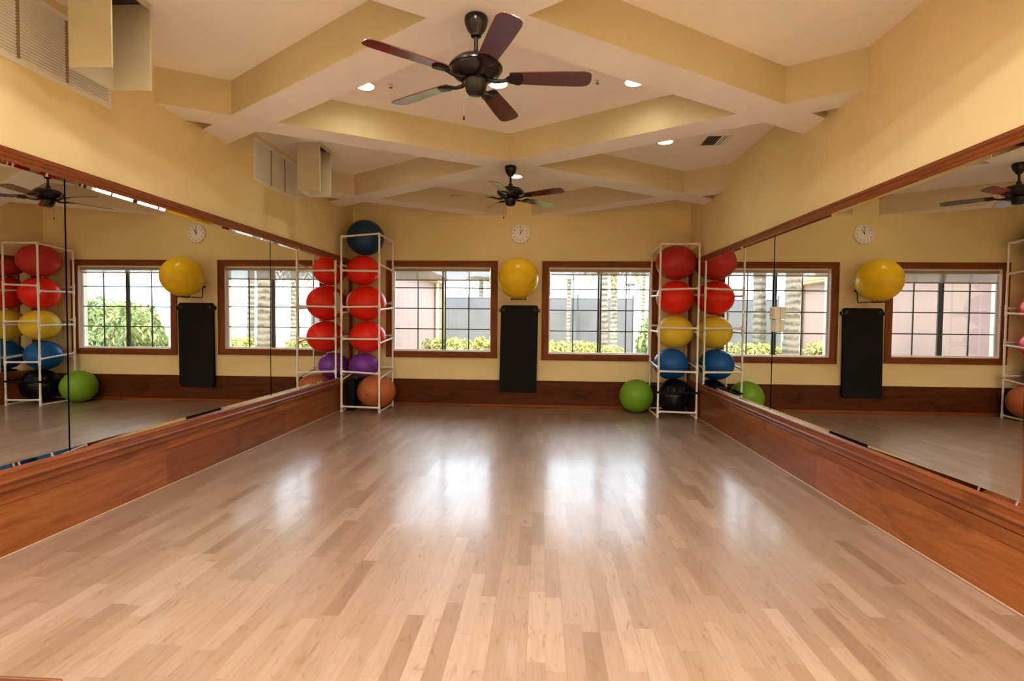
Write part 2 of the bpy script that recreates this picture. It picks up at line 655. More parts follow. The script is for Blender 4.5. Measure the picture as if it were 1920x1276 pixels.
# low wooden wainscots
bl = structure(obj('baseboard_left', box_bm(XL, FL_, YF, YB, 0.0, 0.333, bevel=0.002, seg=1), M['panel_y']))
obj('upper_rail', box_bm(XL, FL_ + 0.005, YF, YB, 0.3335, 0.412, bevel=0.003, seg=1), M['panel_y'], bl)
obj('shoe_strip', box_bm(FL_, FL_ + 0.010, YF, YB - 0.03, 0.0, 0.012, bevel=0.003, seg=1), M['shoe'], bl)
br = structure(obj('baseboard_right', box_bm(FR_, XR, YF, YB, 0.0, 0.333, bevel=0.002, seg=1), M['panel_y']))
obj('upper_rail', box_bm(FR_ - 0.005, XR, YF, YB, 0.3335, 0.412, bevel=0.003, seg=1), M['panel_y'], br)
obj('shoe_strip', box_bm(FR_ - 0.010, FR_, YF, YB - 0.03, 0.0, 0.012, bevel=0.003, seg=1), M['shoe'], br)
bb = structure(obj('baseboard_back', box_bm(FL_ + 0.012, FR_ - 0.012, YB - 0.017, YB, 0.0, 0.318, bevel=0.002, seg=1), M['panel_x_shaded']))
obj('upper_rail', box_bm(FL_ + 0.012, FR_ - 0.012, YB - 0.021, YB, 0.3185, 0.475, bevel=0.003, seg=1), M['panel_x_shaded'], bb)
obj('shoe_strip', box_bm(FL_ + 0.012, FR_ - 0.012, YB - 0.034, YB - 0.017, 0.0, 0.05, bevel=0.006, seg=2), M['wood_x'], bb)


# ------------------------------------------------------------------ windows
def make_window(name, inner, outer, muntins_x, mull, rows):
    x0, x1, z0, z1 = inner
    a0, a1, b0, b1 = outer
    root = struct_empty(name)
    bm = bmesh.new()
    yc = YB - 0.018
    # casing: four mitred boards with a raised outer lip
    def board(p):
        vs = [bm.verts.new((x, yc, z)) for x, z in p]
        wsb = [bm.verts.new((x, YB, z)) for x, z in p]
        bm.faces.new(vs)
        bm.faces.new(list(reversed(wsb)))
        for i in range(4):
            bm.faces.new((vs[i], vs[(i + 1) % 4], wsb[(i + 1) % 4], wsb[i]))
    board([(a0, b0), (a0, b1), (x0, z1), (x0, z0)])
    board([(a1, b1), (a1, b0), (x1, z0), (x1, z1)])
    obj('side_casing', bm, M['wood_z'], root)
    bm = bmesh.new()
    board([(a0, b1), (a1, b1), (x1, z1), (x0, z1)])
    board([(a1, b0), (a0, b0), (x0, z0), (x1, z0)])
    obj('cross_casing', bm, M['wood_x'], root)
    bm = bmesh.new()
    t = 0.022
    for (p, q, r, s) in ((a0, a1, b1 - t, b1), (a0, a1, b0, b0 + t)):
        bx(bm, p, q, YB - 0.030, YB - 0.0181, r, s)
    for (p, q, r, s) in ((a0, a0 + t, b0 + t, b1 - t), (a1 - t, a1, b0 + t, b1 - t)):
        bx(bm, p, q, YB - 0.030, YB - 0.0181, r, s)
    obj('casing_lip', bm, M['wood_x'], root)
    # painted reveal lining
    bm = bmesh.new()
    e = 0.004
    bx(bm, x0, x0 + e, YB, YB + 0.2, z0, z1)
    bx(bm, x1 - e, x1, YB, YB + 0.2, z0, z1)
    bx(bm, x0 + e, x1 - e, YB, YB + 0.2, z1 - e, z1)
    obj('reveal', bm, M['reveal'], root)
    obj('sill', box_bm(x0 + e, x1 - e, YB - 0.004, YB + 0.19, z0 - 0.002, z0 + 0.012, bevel=0.003, seg=1), M['sill'], root)
    gy = YB + 0.095
    zb, zt = z0 + 0.012, z1 - e
    xa, xb = x0 + e, x1 - e
    # outer metal frame, two sashes and the meeting stile
    bm = bmesh.new()
    f = 0.018
    bx(bm, xa, xb, gy - 0.015, gy + 0.03, zb, zb + f)
    bx(bm, xa, xb, gy - 0.015, gy + 0.03, zt - f, zt)
    bx(bm, xa, xa + f, gy - 0.015, gy + 0.03, zb + f, zt - f)
    bx(bm, xb - f, xb, gy - 0.015, gy + 0.03, zb + f, zt - f)
    obj('window_frame', bm, M['sill'], root)
    bm = bmesh.new()
    bx(bm, mull[0], mull[0] + 0.032, gy - 0.02, gy + 0.02, zb + f, zt - f)
    bx(bm, mull[1] - 0.028, mull[1], gy - 0.005, gy + 0.03, zb + f, zt - f)
    obj('meeting_stile', bm, M['mullion'], root)
    for k, (p, q) in enumerate(((xa + f, mull[0]), (mull[1], xb - f))):
        bm = bmesh.new()
        bx(bm, muntins_x[k] - 0.0085, muntins_x[k] + 0.0085, gy - 0.008, gy + 0.008, zb + f, zt - f)
        for z in rows:
            bx(bm, p, q, gy - 0.0075, gy + 0.0075, z - 0.0095, z + 0.0095)
        obj('muntin_grid', bm, M['mullion'], root)
        obj('pane', box_bm(p, q, gy + 0.009, gy + 0.0095, zb + f, zt - f), M['glass'], root)
    return root


make_window('window_1', W1, OUT1, (-2.199, -1.288), (-1.768, -1.697), (2.088, 1.724, 1.360))
make_window('window_2', W2, OUT2, (0.552, 1.471), (0.978, 1.047), (2.078, 1.711, 1.346))


def make_blind(w, drop, label):
    x0, x1 = w[0] + 0.022, w[1] - 0.022
    y = YB + 0.045
    zt = w[3] - 0.028
    root = thing('roller_blind', label, 'blind', ((x0 + x1) / 2, y, zt), 0)
    hw = (x1 - x0) / 2
    obj('head_rail', box_bm(-hw, hw, -0.02, 0.022, -0.045, 0.0, bevel=0.004), BLIND_RAIL, root)
    bm = bmesh.new()
    bx(bm, -hw + 0.012, hw - 0.012, 0.006, 0.0072, -drop, -0.045)
    obj('shade_cloth', bm, M['shade'], root)
    obj('bottom_bar', box_bm(-hw + 0.012, hw - 0.012, -0.004, 0.012, -drop - 0.022, -drop, bevel=0.004), BLIND_RAIL, root)
    return root


BLIND_RAIL = plain('tan_blind_rail', (0.34, 0.22, 0.13), 0.45)
make_blind(W1, 0.190, 'tan roller blind with its sheer cloth a quarter down in the left window')
make_blind(W2, 0.085, 'tan roller blind rolled up almost fully in the right window')


# ------------------------------------------------------------------ mirrors
def mirror_panel(parent, side, glass, wall, y0, y1, z0, z1, bev_y0=False, bev_y1=False):
    """one sheet of mirror with a bevelled edge at top and bottom (and at the ends of the row)"""
    b, lift = 0.026, 0.0043
    bm = bmesh.new()
    ya = y0 + (b if bev_y0 else 0.0)
    yb = y1 - (b if bev_y1 else 0.0)
    g = glass
    o = glass + side * lift
    P = lambda x, y, z: bm.verts.new((x, y, z))
    c = [P(g, ya, z0 + b), P(g, yb, z0 + b), P(g, yb, z1 - b), P(g, ya, z1 - b)]
    yo0, yo1 = y0, y1
    r = [P(o, yo0, z0), P(o, yo1, z0), P(o, yo1, z1), P(o, yo0, z1)]
    bm.faces.new(c)
    bm.faces.new((r[0], r[1], c[1], c[0]))
    bm.faces.new((c[3], c[2], r[2], r[3]))
    w = wall
    k = [P(w, y0, z0), P(w, y1, z0), P(w, y1, z1), P(w, y0, z1)]
    for i in range(4):
        bm.faces.new((r[i], k[i], k[(i + 1) % 4], r[(i + 1) % 4]))
    bm.faces.new(k)
    bm.faces.new((r[1], r[2], c[2], c[1]))
    bm.faces.new((r[3], r[0], c[0], c[3]))
    return obj('mirror_panel', bm, M['mirror'], parent)


def make_mirror(label, side, wall, glass, zb, z1, joints, z0, far_end, near_end):
    root = thing('wall_mirror', label, 'mirror')
    th = abs(glass - wall)
    for i, (a, b) in enumerate(zip(joints, joints[1:])):
        mirror_panel(root, side, glass, wall, a + 0.0015, b - 0.0015, z0, zb, bev_y0=(near_end and i == 0), bev_y1=(i == len(joints) - 2))
    ya, yb = joints[0], joints[-1]
    top = zb
    H = z1 - zb
    prof = [(0.0, top - 0.004), (th + 0.008, top - 0.004), (th + 0.013, top + 0.004), (th + 0.013, top + 0.016), (th + 0.006, top + 0.022), (th + 0.010, top + 0.028),
            (th + 0.012, top + 0.046), (th + 0.022, top + 0.056), (th + 0.022, top + 0.066), (th + 0.016, top + 0.070), (th + 0.016, z1), (0.0, z1)]
    bm = bmesh.new()
    sweep_profile(bm, prof, side, wall, ya - (0.085 if near_end else 0.0), far_end)
    obj('top_moulding', bm, M['wood_y'], root)
    prof = [(0.0, 0.413), (th * 0.45 + 0.010, 0.413), (th + 0.008, 0.424), (th + 0.010, 0.440), (th + 0.004, 0.446), (th + 0.004, 0.462), (th + 0.020, 0.470), (th + 0.026, 0.482), (th + 0.022, 0.492),
            (th + 0.016, 0.496), (th + 0.016, 0.530), (th + 0.022, 0.536), (th + 0.020, 0.546), (th + 0.010, 0.562), (0.0, 0.562)]
    bm = bmesh.new()
    sweep_profile(bm, prof, side, wall, (ya - 0.085 if near_end else ya), far_end)
    obj('bottom_moulding', bm, M['wood_y'], root)
    bm = bmesh.new()
    d0, d1 = sorted((wall, wall + side * (th + 0.014)))
    bx(bm, d0, d1, yb - 0.002, far_end, 0.562, top - 0.004)
    obj('end_moulding', bm, M['wood_z'], root)
    if near_end:
        bm = bmesh.new()
        bx(bm, d0, d1, ya - 0.085, ya + 0.002, 0.562, top - 0.004)
        obj('end_moulding', bm, M['wood_z'], root)
    return root


make_mirror('long panelled mirror in red-brown wooden frame on the left wall', 1, XL, GL, 2.459, 2.540, [-2.05, 0.745, 3.538, 6.332, 8.97], 0.560, 9.13, False)
make_mirror('long panelled mirror in red-brown wooden frame on the right wall', -1, XR, GR, 2.468, 2.548, [2.872, 5.935, 9.08], 0.560, 9.24, True)

# ------------------------------------------------------------------ downlights, sprinklers, vents
CAN_D = 0.040
CAN_R = 0.088


def make_downlight(loc, label, group=None, domed=False):
    root = thing('downlight', label, 'ceiling light', loc, 0, group)
    n = 36
    bm = bmesh.new()
    lathe(bm, [(CAN_R - 0.004, 0.006), (CAN_R - 0.003, -0.002), (0.104, -0.0045), (0.108, -0.001), (0.108, 0.0)], n=n, cap=False)
    obj('trim_ring', bm, M['white'], root, angle=0.6)
    bm = bmesh.new()
    lathe(bm, [(CAN_R - 0.0045, 0.004), (CAN_R - 0.008, CAN_D), (0.002, CAN_D + 0.004)], n=n, cap=False)
    obj('can', bm, M['white'], root, angle=0.6)
    bm = bmesh.new()
    if domed:
        lathe(bm, [(0.0005, -0.036), (0.03, -0.034), (0.058, -0.026), (0.076, -0.012), (0.082, -0.001)], n=n, cap=False)
    else:
        lathe(bm, [(0.0005, CAN_D - 0.022), (0.03, CAN_D - 0.019), (0.055, CAN_D - 0.010), (0.070, CAN_D - 0.002)], n=n, cap=False)
    obj('lens', bm, M['fill_lamp' if domed else 'lamp'], root)
    return root


LIGHTS = [((-1.657, 4.93), 'recessed downlight left of the nearer ceiling fan, half hidden by a beam'),
          ((-0.42, 4.93), 'recessed downlight just behind the motor of the nearer ceiling fan'),
          ((0.814, 4.93), 'recessed downlight right of the nearer ceiling fan, cut by a beam'),
          ((1.458, 6.545), 'recessed downlight beside the square vent in the right ceiling bay'),
          ((-0.40, 8.034), 'recessed downlight behind the rod of the farther ceiling fan'),
          ((-2.25, 6.545), 'recessed downlight beside the hanging box in the left ceiling bay'),
          ((-2.25, 3.28), 'recessed downlight in the ceiling bay over the near left vent'),
          ((1.46, 3.28), 'recessed downlight in the near right ceiling bay')]
first = None
for (x, y), lab in LIGHTS:
    if first is None:
        first = make_downlight((x, y, ZC), lab)
        dl = first
    else:
        dl = copy_tree(first)
        dl.location = (x, y, ZC)
        dl['label'] = lab
FILL_POS = ((-1.66, 1.65), (-0.42, 1.65), (0.82, 1.65), (-2.25, 0.05), (1.46, 0.05), (-1.66, -1.6), (-0.42, -1.6), (0.82, -1.6))  # lamps out of view, added to fill the room with light
first = None
for x, y in FILL_POS:
    if first is None:
        first = dl = make_downlight((x, y, ZC), 'added unseen domed fill lamp in the ceiling behind or above the viewer', 'added fill lamps over the near end of the room', True)
    else:
        dl = copy_tree(first)
        dl.location = (x, y, ZC)
# the openings for the cans in the ceiling
bm = bmesh.new()
for x, y in [p for p, _ in LIGHTS] + list(FILL_POS):
    lathe(bm, [(CAN_R, -0.1), (CAN_R, 0.12)], (x, y, ZC), 36)
cut = obj('cut', bm, None)
md = ceiling.modifiers.new('cut', 'BOOLEAN')
md.object = cut
md.operation = 'DIFFERENCE'
md.solver = 'EXACT'
new = bpy.data.meshes.new_from_object(ceiling.evaluated_get(bpy.context.evaluated_depsgraph_get()))
ceiling.modifiers.clear()
ceiling.data = new
bpy.data.objects.remove(cut)


def make_sprinkler(loc, label):
    root = thing('sprinkler_head', label, 'sprinkler', loc)
    bm = bmesh.new()
    lathe(bm, [(0.030, -0.004), (0.036, -0.002), (0.036, 0.0)], n=24)
    obj('escutcheon', bm, M['white'], root, angle=0.6)
    bm = bmesh.new()
    lathe(bm, [(0.006, -0.030), (0.009, -0.018), (0.013, -0.004)], n=12)
    obj('nozzle', bm, M['chrome'], root, angle=0.6)
    bm = bmesh.new()
    lathe(bm, [(0.016, -0.034), (0.017, -0.031)], n=12)
    obj('deflector', bm, SPR, root)
    return root


SPR = plain('red_brown_metal', (0.22, 0.07, 0.04), 0.4, metallic=0.3)
make_sprinkler((-1.403, 4.90, ZC), 'small sprinkler head beside the left downlight')
make_sprinkler((0.474, 4.878, ZC), 'small sprinkler head beside the right downlight near the fan blade')

av = thing('air_vent', 'square louvred air vent in the right ceiling bay', 'vent', (2.02, 6.50, ZC))
bm = bmesh.new()
for a in ((-0.155, 0.155, -0.195, -0.165), (-0.155, 0.155, 0.165, 0.195), (-0.155, -0.125, -0.165, 0.165), (0.125, 0.155, -0.165, 0.165)):
    bx(bm, *a, -0.008, 0.0)
obj('frame', bm, M['white'], av)
obj('duct_opening', box_bm(-0.125, 0.125, -0.165, 0.165, -0.0015, 0.0), M['black_hole'], av)
bm = bmesh.new()
for k in range(8):
    x = -0.112 + k * 0.032
    za, zb_ = (-0.013, -0.002) if k < 5 else (-0.002, -0.013)
    vs = [bm.verts.new(c) for c in ((x - 0.007, -0.165, za), (x + 0.007, -0.165, zb_), (x + 0.007, 0.165, zb_), (x - 0.007, 0.165, za))]
    bm.faces.new(vs)
    ws = [bm.verts.new((v.co.x + 0.0012, v.co.y, v.co.z + 0.0012)) for v in vs]
    bm.faces.new(list(reversed(ws)))
    for i in range(4):
        bm.faces.new((vs[i], vs[(i + 1) % 4], ws[(i + 1) % 4], ws[i]))
obj('louver', bm, M['white'], av)


def make_grille(y0, y1, label):
    z0, z1 = 3.105, 3.602
    root = thing('return_air_grille', label, 'vent', (XL, y0, z0))
    L, H = y1 - y0, z1 - z0
    bm = bmesh.new()
    f = 0.034
    for a in ((0, L, 0, f), (0, L, H - f, H), (0, f, f, H - f), (L - f, L, f, H - f)):
        bx(bm, 0.0, 0.012, a[0], a[1], a[2], a[3])
    obj('frame', bm, M['white'], root)
    obj('duct_opening', box_bm(0.0, 0.0015, f, L - f, f, H - f), M['black_hole'], root)
    bm = bmesh.new()
    n = 21
    for k in range(n):
        z = f + (H - 2 * f) * (k + 0.5) / n
        vs = [bm.verts.new(c) for c in ((0.003, f, z - 0.0062), (0.012, f, z + 0.0062), (0.012, L - f, z + 0.0062), (0.003, L - f, z - 0.0062))]
        ws = [bm.verts.new((v.co.x + 0.001, v.co.y, v.co.z + 0.0014)) for v in vs]
        bm.faces.new(vs)
        bm.faces.new(list(reversed(ws)))
        for i in range(4):
            bm.faces.new((vs[i], vs[(i + 1) % 4], ws[(i + 1) % 4], ws[i]))
    obj('slat_bank', bm, M['white'], root)
    for k in (1, 2):
        y = f + (L - 2 * f) * k / 3
        obj('divider', box_bm(0.0, 0.0128, y - 0.010, y + 0.010, f, H - f), GRD, root)
    return root


GRD = plain('brown_divider', (0.30, 0.20, 0.12), 0.5)
make_grille(2.885, 4.005, 'wide white slatted wall vent nearest the viewer, high on the left wall')
make_grille(6.062, 7.185, 'wide white slatted wall vent farther along the left wall above the mirror')


def make_baffle(y0, label):
    root = thing('hanging_box', label, 'ceiling box', (-3.0, y0, 3.075))
    w, d, h, t = 0.285, 0.35, ZC - 3.075, 0.012
    obj('near_panel', box_bm(0, w, 0, t, 0, h, bevel=0.003), M['baffle'], root)
    obj('back_panel', box_bm(0, t, t, d - t, 0.0, h), M['baffle'], root)
    obj('far_panel', box_bm(0, w, d - t, d, 0, h, bevel=0.003), M['baffle'], root)
    obj('top_lip', box_bm(w - t, w, t, d - t, h - 0.045, h), M['baffle'], root)
    obj('dark_inset', box_bm(t, w - t, t, d - t, h - 0.006, h), M['black_hole'], root)
    return root


make_baffle(3.268, 'beige open-sided box hanging from the ceiling by the nearest wall vent')
make_baffle(6.43, 'beige open-sided box hanging from the ceiling by the farther wall vent')


# ------------------------------------------------------------------ ceiling fans
def make_fan(loc, az0, label, chain):
    """origin at the beam; the fan hangs down from it"""
    root = thing('ceiling_fan', label, 'ceiling fan', loc)
    bm = bmesh.new()
    lathe(bm, [(0.017, -0.126), (0.032, -0.119), (0.035, -0.106), (0.054, -0.082), (0.067, -0.052), (0.0725, -0.024), (0.070, -0.008), (0.063, 0.0)], n=32)
    obj('canopy', bm, M['bronze'], root, angle=0.5)
    bm = bmesh.new()
    tube(bm, [(0, 0, -0.115), (0, 0, -0.24)], 0.0135, 14)
    lathe(bm, [(0.030, -0.255), (0.026, -0.215), (0.018, -0.205)], n=20)
    obj('downrod', bm, M['bronze'], root, angle=0.5)
    bm = bmesh.new()
    lathe(bm, [(r * 1.08, z) for r, z in ((0.060, -0.375), (0.090, -0.372), (0.124, -0.355), (0.140, -0.335), (0.145, -0.318), (0.152, -0.314), (0.152, -0.304), (0.146, -0.300), (0.136, -0.284),
               (0.128, -0.280), (0.120, -0.268), (0.085, -0.252), (0.040, -0.243), (0.024, -0.238))], n=44)
    obj('motor_housing', bm, M['bronze'], root, angle=0.5)
    bm = bmesh.new()
    lathe(bm, [(0.020, -0.470), (0.046, -0.466), (0.058, -0.452), (0.068, -0.415), (0.074, -0.392), (0.070, -0.378), (0.060, -0.374)], n=36)
    obj('switch_housing', bm, M['bronze'], root, angle=0.5)
    pitch = math.radians(-10.5)
    for k in range(5):
        a = math.radians(az0 + 72 * k)
        rot = Matrix.Translation((0, 0, -0.368)) @ Matrix.Rotation(a, 4, 'Z') @ Matrix.Rotation(pitch, 4, 'X')
        # blade outline: widening from root to tip with clipped round corners
        half = [(0.205, 0.050), (0.230, 0.056), (0.50, 0.068), (0.655, 0.072), (0.690, 0.062), (0.706, 0.040), (0.710, 0.0)]
        poly = half + [(x, -y) for x, y in reversed(half[:-1])]
        bm = bmesh.new()
        prism(bm, poly, 0.0, 0.007)
        bmesh.ops.bevel(bm, geom=[e for e in bm.edges], offset=0.0018, segments=1, affect='EDGES')
        blade = obj('blade', bm, M['blade'], root)
        blade.matrix_local = rot
        # iron bracket: arm plus a ribbed shell under the blade root
        bm = bmesh.new()
        tube(bm, [(0.075, 0, -0.006), (0.115, 0, -0.020), (0.165, 0, -0.018), (0.205, 0, -0.006)], [0.014, 0.013, 0.011, 0.012], 10)
        n, mrow = 15, 6
        rows = []
        for j in range(mrow + 1):
            t = j / mrow
            x = 0.185 + 0.105 * t
            hw = 0.018 + 0.042 * math.sin(min(1, t * 1.35) * PI / 2) * (1 if t < 0.75 else math.sqrt(max(0.0, 1 - ((t - 0.75) / 0.25) ** 2)) * 0.94 + 0.06)
            row = []
            for i in range(n):
                u = -1 + 2 * i / (n - 1)
                z = -0.004 - 0.012 * (1 - u * u) * (1 - t * 0.6) - (0.0022 if i % 2 else 0.0)
                row.append(bm.verts.new((x, hw * u, z)))
            rows.append(row)
        for r0, r1 in zip(rows, rows[1:]):
            for i in range(n - 1):
                bm.faces.new((r0[i], r0[i + 1], r1[i + 1], r1[i]))
        tp = [[bm.verts.new((v.co.x, v.co.y, 0.0)) for v in r] for r in (rows[0], rows[-1])]
        iron = obj('blade_iron', bm, M['bronze'], blade, angle=0.9)
    bm = bmesh.new()
    tube(bm, [(chain[0], chain[1], -0.44), (chain[0], chain[1], chain[2])], 0.0016, 6)
    pc = obj('pull_chain', bm, CHAIN, root)
    bm = bmesh.new()
    lathe(bm, [(0.003, -0.018), (0.008, -0.010), (0.007, 0.0), (0.003, 0.008)], (chain[0], chain[1], chain[2] - 0.006), 12)
    obj('chain_fob', bm, M['bronze'], pc, angle=0.6)
    return root


CHAIN = plain('brass_chain', (0.22, 0.13, 0.05), 0.4, metallic=0.6)
make_fan((-0.418, 3.30, ZB - 0.0006), 3.5, 'dark bronze ceiling fan with five mahogany blades nearest the viewer', (-0.070, -0.01, -0.60))
make_fan((-0.387, 6.425, ZB - 0.0006), 43.0, 'dark bronze ceiling fan with five mahogany blades toward the far wall', (-0.078, -0.005, -0.60))

# ------------------------------------------------------------------ clock
clock = thing('wall_clock', 'round white wall clock showing one, above the yellow ball on the back wall', 'clock', (-0.381, YB, 3.03))


def yz(bm, fn):
    for v in bm.verts:
        v.co = fn(v.co)


def face_disc(prof, n=48):
    """lathe about z, then turned so that its top looks toward the room (-y)"""
    bm = bmesh.new()
    lathe(bm, prof, n=n)
    for v in bm.verts:
        x, y, z = v.co
        v.co = (x, -z, y)
    return bm


obj('case', face_disc([(0.166, 0.0), (0.170, 0.012), (0.167, 0.030), (0.160, 0.036), (0.154, 0.033), (0.152, 0.020)]), M['white'], clock, angle=0.5)
obj('dial', face_disc([(0.152, 0.0195), (0.152, 0.0215)]), M['clock_face'], clock)


def text_bm(txt, size):
    cu = bpy.data.curves.new('t', 'FONT')
    cu.body = txt
    cu.size = size
    cu.align_x = 'CENTER'
    cu.align_y = 'CENTER'
    o = bpy.data.objects.new('t', cu)
    COL.objects.link(o)
    dg = bpy.context.evaluated_depsgraph_get()
    me = bpy.data.meshes.new_from_object(o.evaluated_get(dg))
    bm = bmesh.new()
    bm.from_mesh(me)
    bpy.data.objects.remove(o)
    bpy.data.curves.remove(cu)
    bpy.data.meshes.remove(me)
    return bm


for k in range(1, 13):
    big = bmesh.new()
    a = PI / 2 - 2 * PI * k / 12
    tb = text_bm(str(k), 0.043)
    mp = {}
    for v in tb.verts:
        mp[v] = big.verts.new((v.co.x + 0.122 * math.cos(a), -0.0222, v.co.y + 0.122 * math.sin(a)))
    for f in tb.faces:
        big.faces.new([mp[v] for v in f.verts])
    tb.free()
    obj('numeral', big, M['ink'], clock)


def clock_hand(name, ang_deg, length, w, y, tail):
    a = math.radians(90 - ang_deg)
    d = Vector((math.cos(a), 0, math.sin(a)))
    nrm = Vector((-math.sin(a), 0, math.cos(a)))
    bm = bmesh.new()
    p = [-d * tail + nrm * w, -d * tail - nrm * w, d * length - nrm * w * 0.6, d * length + nrm * w * 0.6]
    a1 = [bm.verts.new((v.x, y, v.z)) for v in p]
    b1 = [bm.verts.new((v.x, y - 0.0015, v.z)) for v in p]
    bm.faces.new(a1)
    bm.faces.new(list(reversed(b1)))
    for i in range(4):
        bm.faces.new((a1[i], a1[(i + 1) % 4], b1[(i + 1) % 4], b1[i]))
    obj(name, bm, M['hand'], clock)


clock_hand('hour_hand', 29, 0.085, 0.0065, -0.0235, 0.012)
clock_hand('minute_hand', 0, 0.118, 0.0045, -0.0260, 0.012)
clock_hand('second_hand', 33, 0.128, 0.0014, -0.0280, 0.02)

# ------------------------------------------------------------------ hanging mat and ball bracket
mat = thing('exercise_mat', 'black exercise mat hanging flat on the back wall between the windows', 'mat', (-0.380, YB - 0.040, 0.275))
bm = bmesh.new()


def rounded_rect(w, h, r, n=7):
    pts = []
    for cx, cz, a0 in ((w / 2 - r, h - r, 0), (-w / 2 + r, h - r, 90), (-w / 2 + r, r, 180), (w / 2 - r, r, 270)):
        for i in range(n + 1):
            a = math.radians(a0 + 90 * i / n)
            pts.append((cx + r * math.cos(a), cz + r * math.sin(a)))
    return pts


def mat_y(z):
    # the top rolls slightly back to the pegs, the sheet hangs plumb below
    return 0.010 * math.exp(-((1.512 - z) / 0.05) ** 2)


rr = rounded_rect(0.648, 1.512, 0.045)
prism(bm, rr, -0.036, 0.012)
bmesh.ops.bevel(bm, geom=[e for e in bm.edges if abs(e.verts[0].co.z - e.verts[1].co.z) < 1e-5], offset=0.010, segments=3, affect='EDGES')
for v in bm.verts:
    x, y, z = v.co
    v.co = (x - 0.018 * (1 - y / 1.512), z + mat_y(y), y)
obj('mat_sheet', bm, M['black'], mat, angle=0.7)
for s in (-1, 1):
    bm = bmesh.new()
    tube(bm, [(s * 0.272 + 0.020 * math.cos(2 * PI * i / 20), -0.030, 1.440 + 0.020 * math.sin(2 * PI * i / 20)) for i in range(20)], 0.0055, 8, closed=True)
    obj('grommet', bm, M['pink_grey'], mat, smooth=True)

peg = thing('mat_hanger', 'black wall hanger bar whose ends show beside the hanging mat', 'hanger', (-0.380, YB, 1.690))
bm = bmesh.new()
bx(bm, -0.350, 0.350, -0.022, 0.0, -0.022, 0.038)
bmesh.ops.bevel(bm, geom=list(bm.edges), offset=0.004, segments=2, affect='EDGES')
obj('hanger_bar', bm, M['black_gloss'], peg)
for s in (-1, 1):
    bm = bmesh.new()
    bx(bm, s * 0.345 - 0.012, s * 0.345 + 0.012, -0.080, -0.02, -0.026, 0.034)
    bmesh.ops.bevel(bm, geom=list(bm.edges), offset=0.004, segments=2, affect='EDGES')
    obj('hanger_end', bm, M['black_gloss'], peg)

br_ = thing('ball_bracket', 'black bent-tube bracket on the back wall holding the yellow ball', 'bracket', (-0.3955, YB, 1.8755))
bm = bmesh.new()
pts = []
w = 0.118
loop = [(-w, 0.0, 0.215), (-w, -0.03, 0.215), (-w, -0.075, 0.205), (-w, -0.105, 0.17), (-w, -0.108, 0.12)]
loop = [(-w, 0.0, 0.20), (-w, -0.020, 0.20), (-w, -0.045, 0.19), (-w, -0.058, 0.165), (-w, -0.060, 0.06), (-w, -0.070, 0.02), (-w, -0.10, 0.0), (-w, -0.40, 0.0), (-w + 0.012, -0.445, 0.0), (-w + 0.05, -0.46, 0.0)]
path = loop + [(-x, y, z) for x, y, z in reversed(loop)]
tube(bm, path, 0.0085, 10)
obj('bracket_tube', bm, M['black_gloss'], br_, smooth=True)
for s in (-1, 1):
    obj('mounting_plate', box_bm(s * w - 0.015, s * w + 0.015, -0.005, 0.0, 0.18, 0.22, bevel=0.002), M['black_gloss'], br_)


# ------------------------------------------------------------------ exercise balls
def ball_mesh(name, rx, rz, mat):
    bm = bmesh.new()
    bmesh.ops.create_uvsphere(bm, u_segments=56, v_segments=36, radius=1.0)
    for v in bm.verts:
        v.co = (v.co.x * rx, v.co.y * rx, v.co.z * rz)
    return obj(name, bm, mat, smooth=True)


BM = {
    'yellow': ball_material('yellow_ball_vinyl', (0.82, 0.53, 0.012), 0.27),
    'yellow2': ball_material('lemon_ball_vinyl', (0.76, 0.54, 0.035), 0.36),
    'red': ball_material('red_ball_vinyl', (0.76, 0.020, 0.008), 0.28),
    'rose': ball_material('dusty_red_ball_vinyl', (0.47, 0.030, 0.026), 0.40),
    'blue': ball_material('blue_ball_vinyl', (0.005, 0.085, 0.300), 0.36),
    'navy': ball_material('dark_blue_ball_vinyl', (0.008, 0.040, 0.105), 0.34),
    'purple': ball_material('purple_ball_vinyl', (0.18, 0.040, 0.34), 0.36),
    'brown': ball_material('orange_brown_ball_vinyl', (0.44, 0.125, 0.045), 0.36),
    'green': ball_material('green_ball_vinyl', (0.150, 0.310, 0.015), 0.38),
    'black': ball_material('black_ball_vinyl', (0.003, 0.0035, 0.007), 0.17, ring=0.08),
}


def make_ball(col, loc, rx, rz, label):
    o = ball_mesh('exercise_ball', rx, rz, BM[col])
    o.location = loc
    tag(o, label, 'exercise ball', 'inflated exercise balls')
    return o


yb = make_ball('yellow', (-0.3955, 8.905, 2.226), 0.341, 0.341, 'big yellow exercise ball held on the wall bracket under the clock')

LY = 8.87
bb_ = [('navy', -2.945, 0.308, 2.583, 3.170, 'dark blue exercise ball at the very top of the left rack'),
       ('red', -2.995, 0.276, 2.080, 2.580, 'red exercise ball directly under the dark blue one in the left rack'),
       ('red', -2.935, 0.331, 1.492, 2.078, 'red exercise ball in the middle of three reds in the left rack'),
       ('red', -2.906, 0.306, 0.955, 1.490, 'red exercise ball sitting on the purple ball in the left rack'),
       ('purple', -3.015, 0.252, 0.520, 0.948, 'purple exercise ball, the only one, in the left rack'),
       ('brown', -2.755, 0.322, 0.015, 0.588, 'orange-brown exercise ball at the bottom of the left rack')]
left_balls = []
for col, x, r, z0, z1, lab in bb_:
    k = LY / 8.80
    y = LY + (0.10 if col == 'purple' else -0.02 if col == 'brown' else 0.0)
    left_balls.append(make_ball(col, (max(x * y / 8.80, GL + r + 0.012), y, 1.5 + ((z0 + z1) / 2 - 1.5) * (1.0 if z0 < 0.1 else k)), r, (z1 - z0) / 2, lab))
RY = 8.90
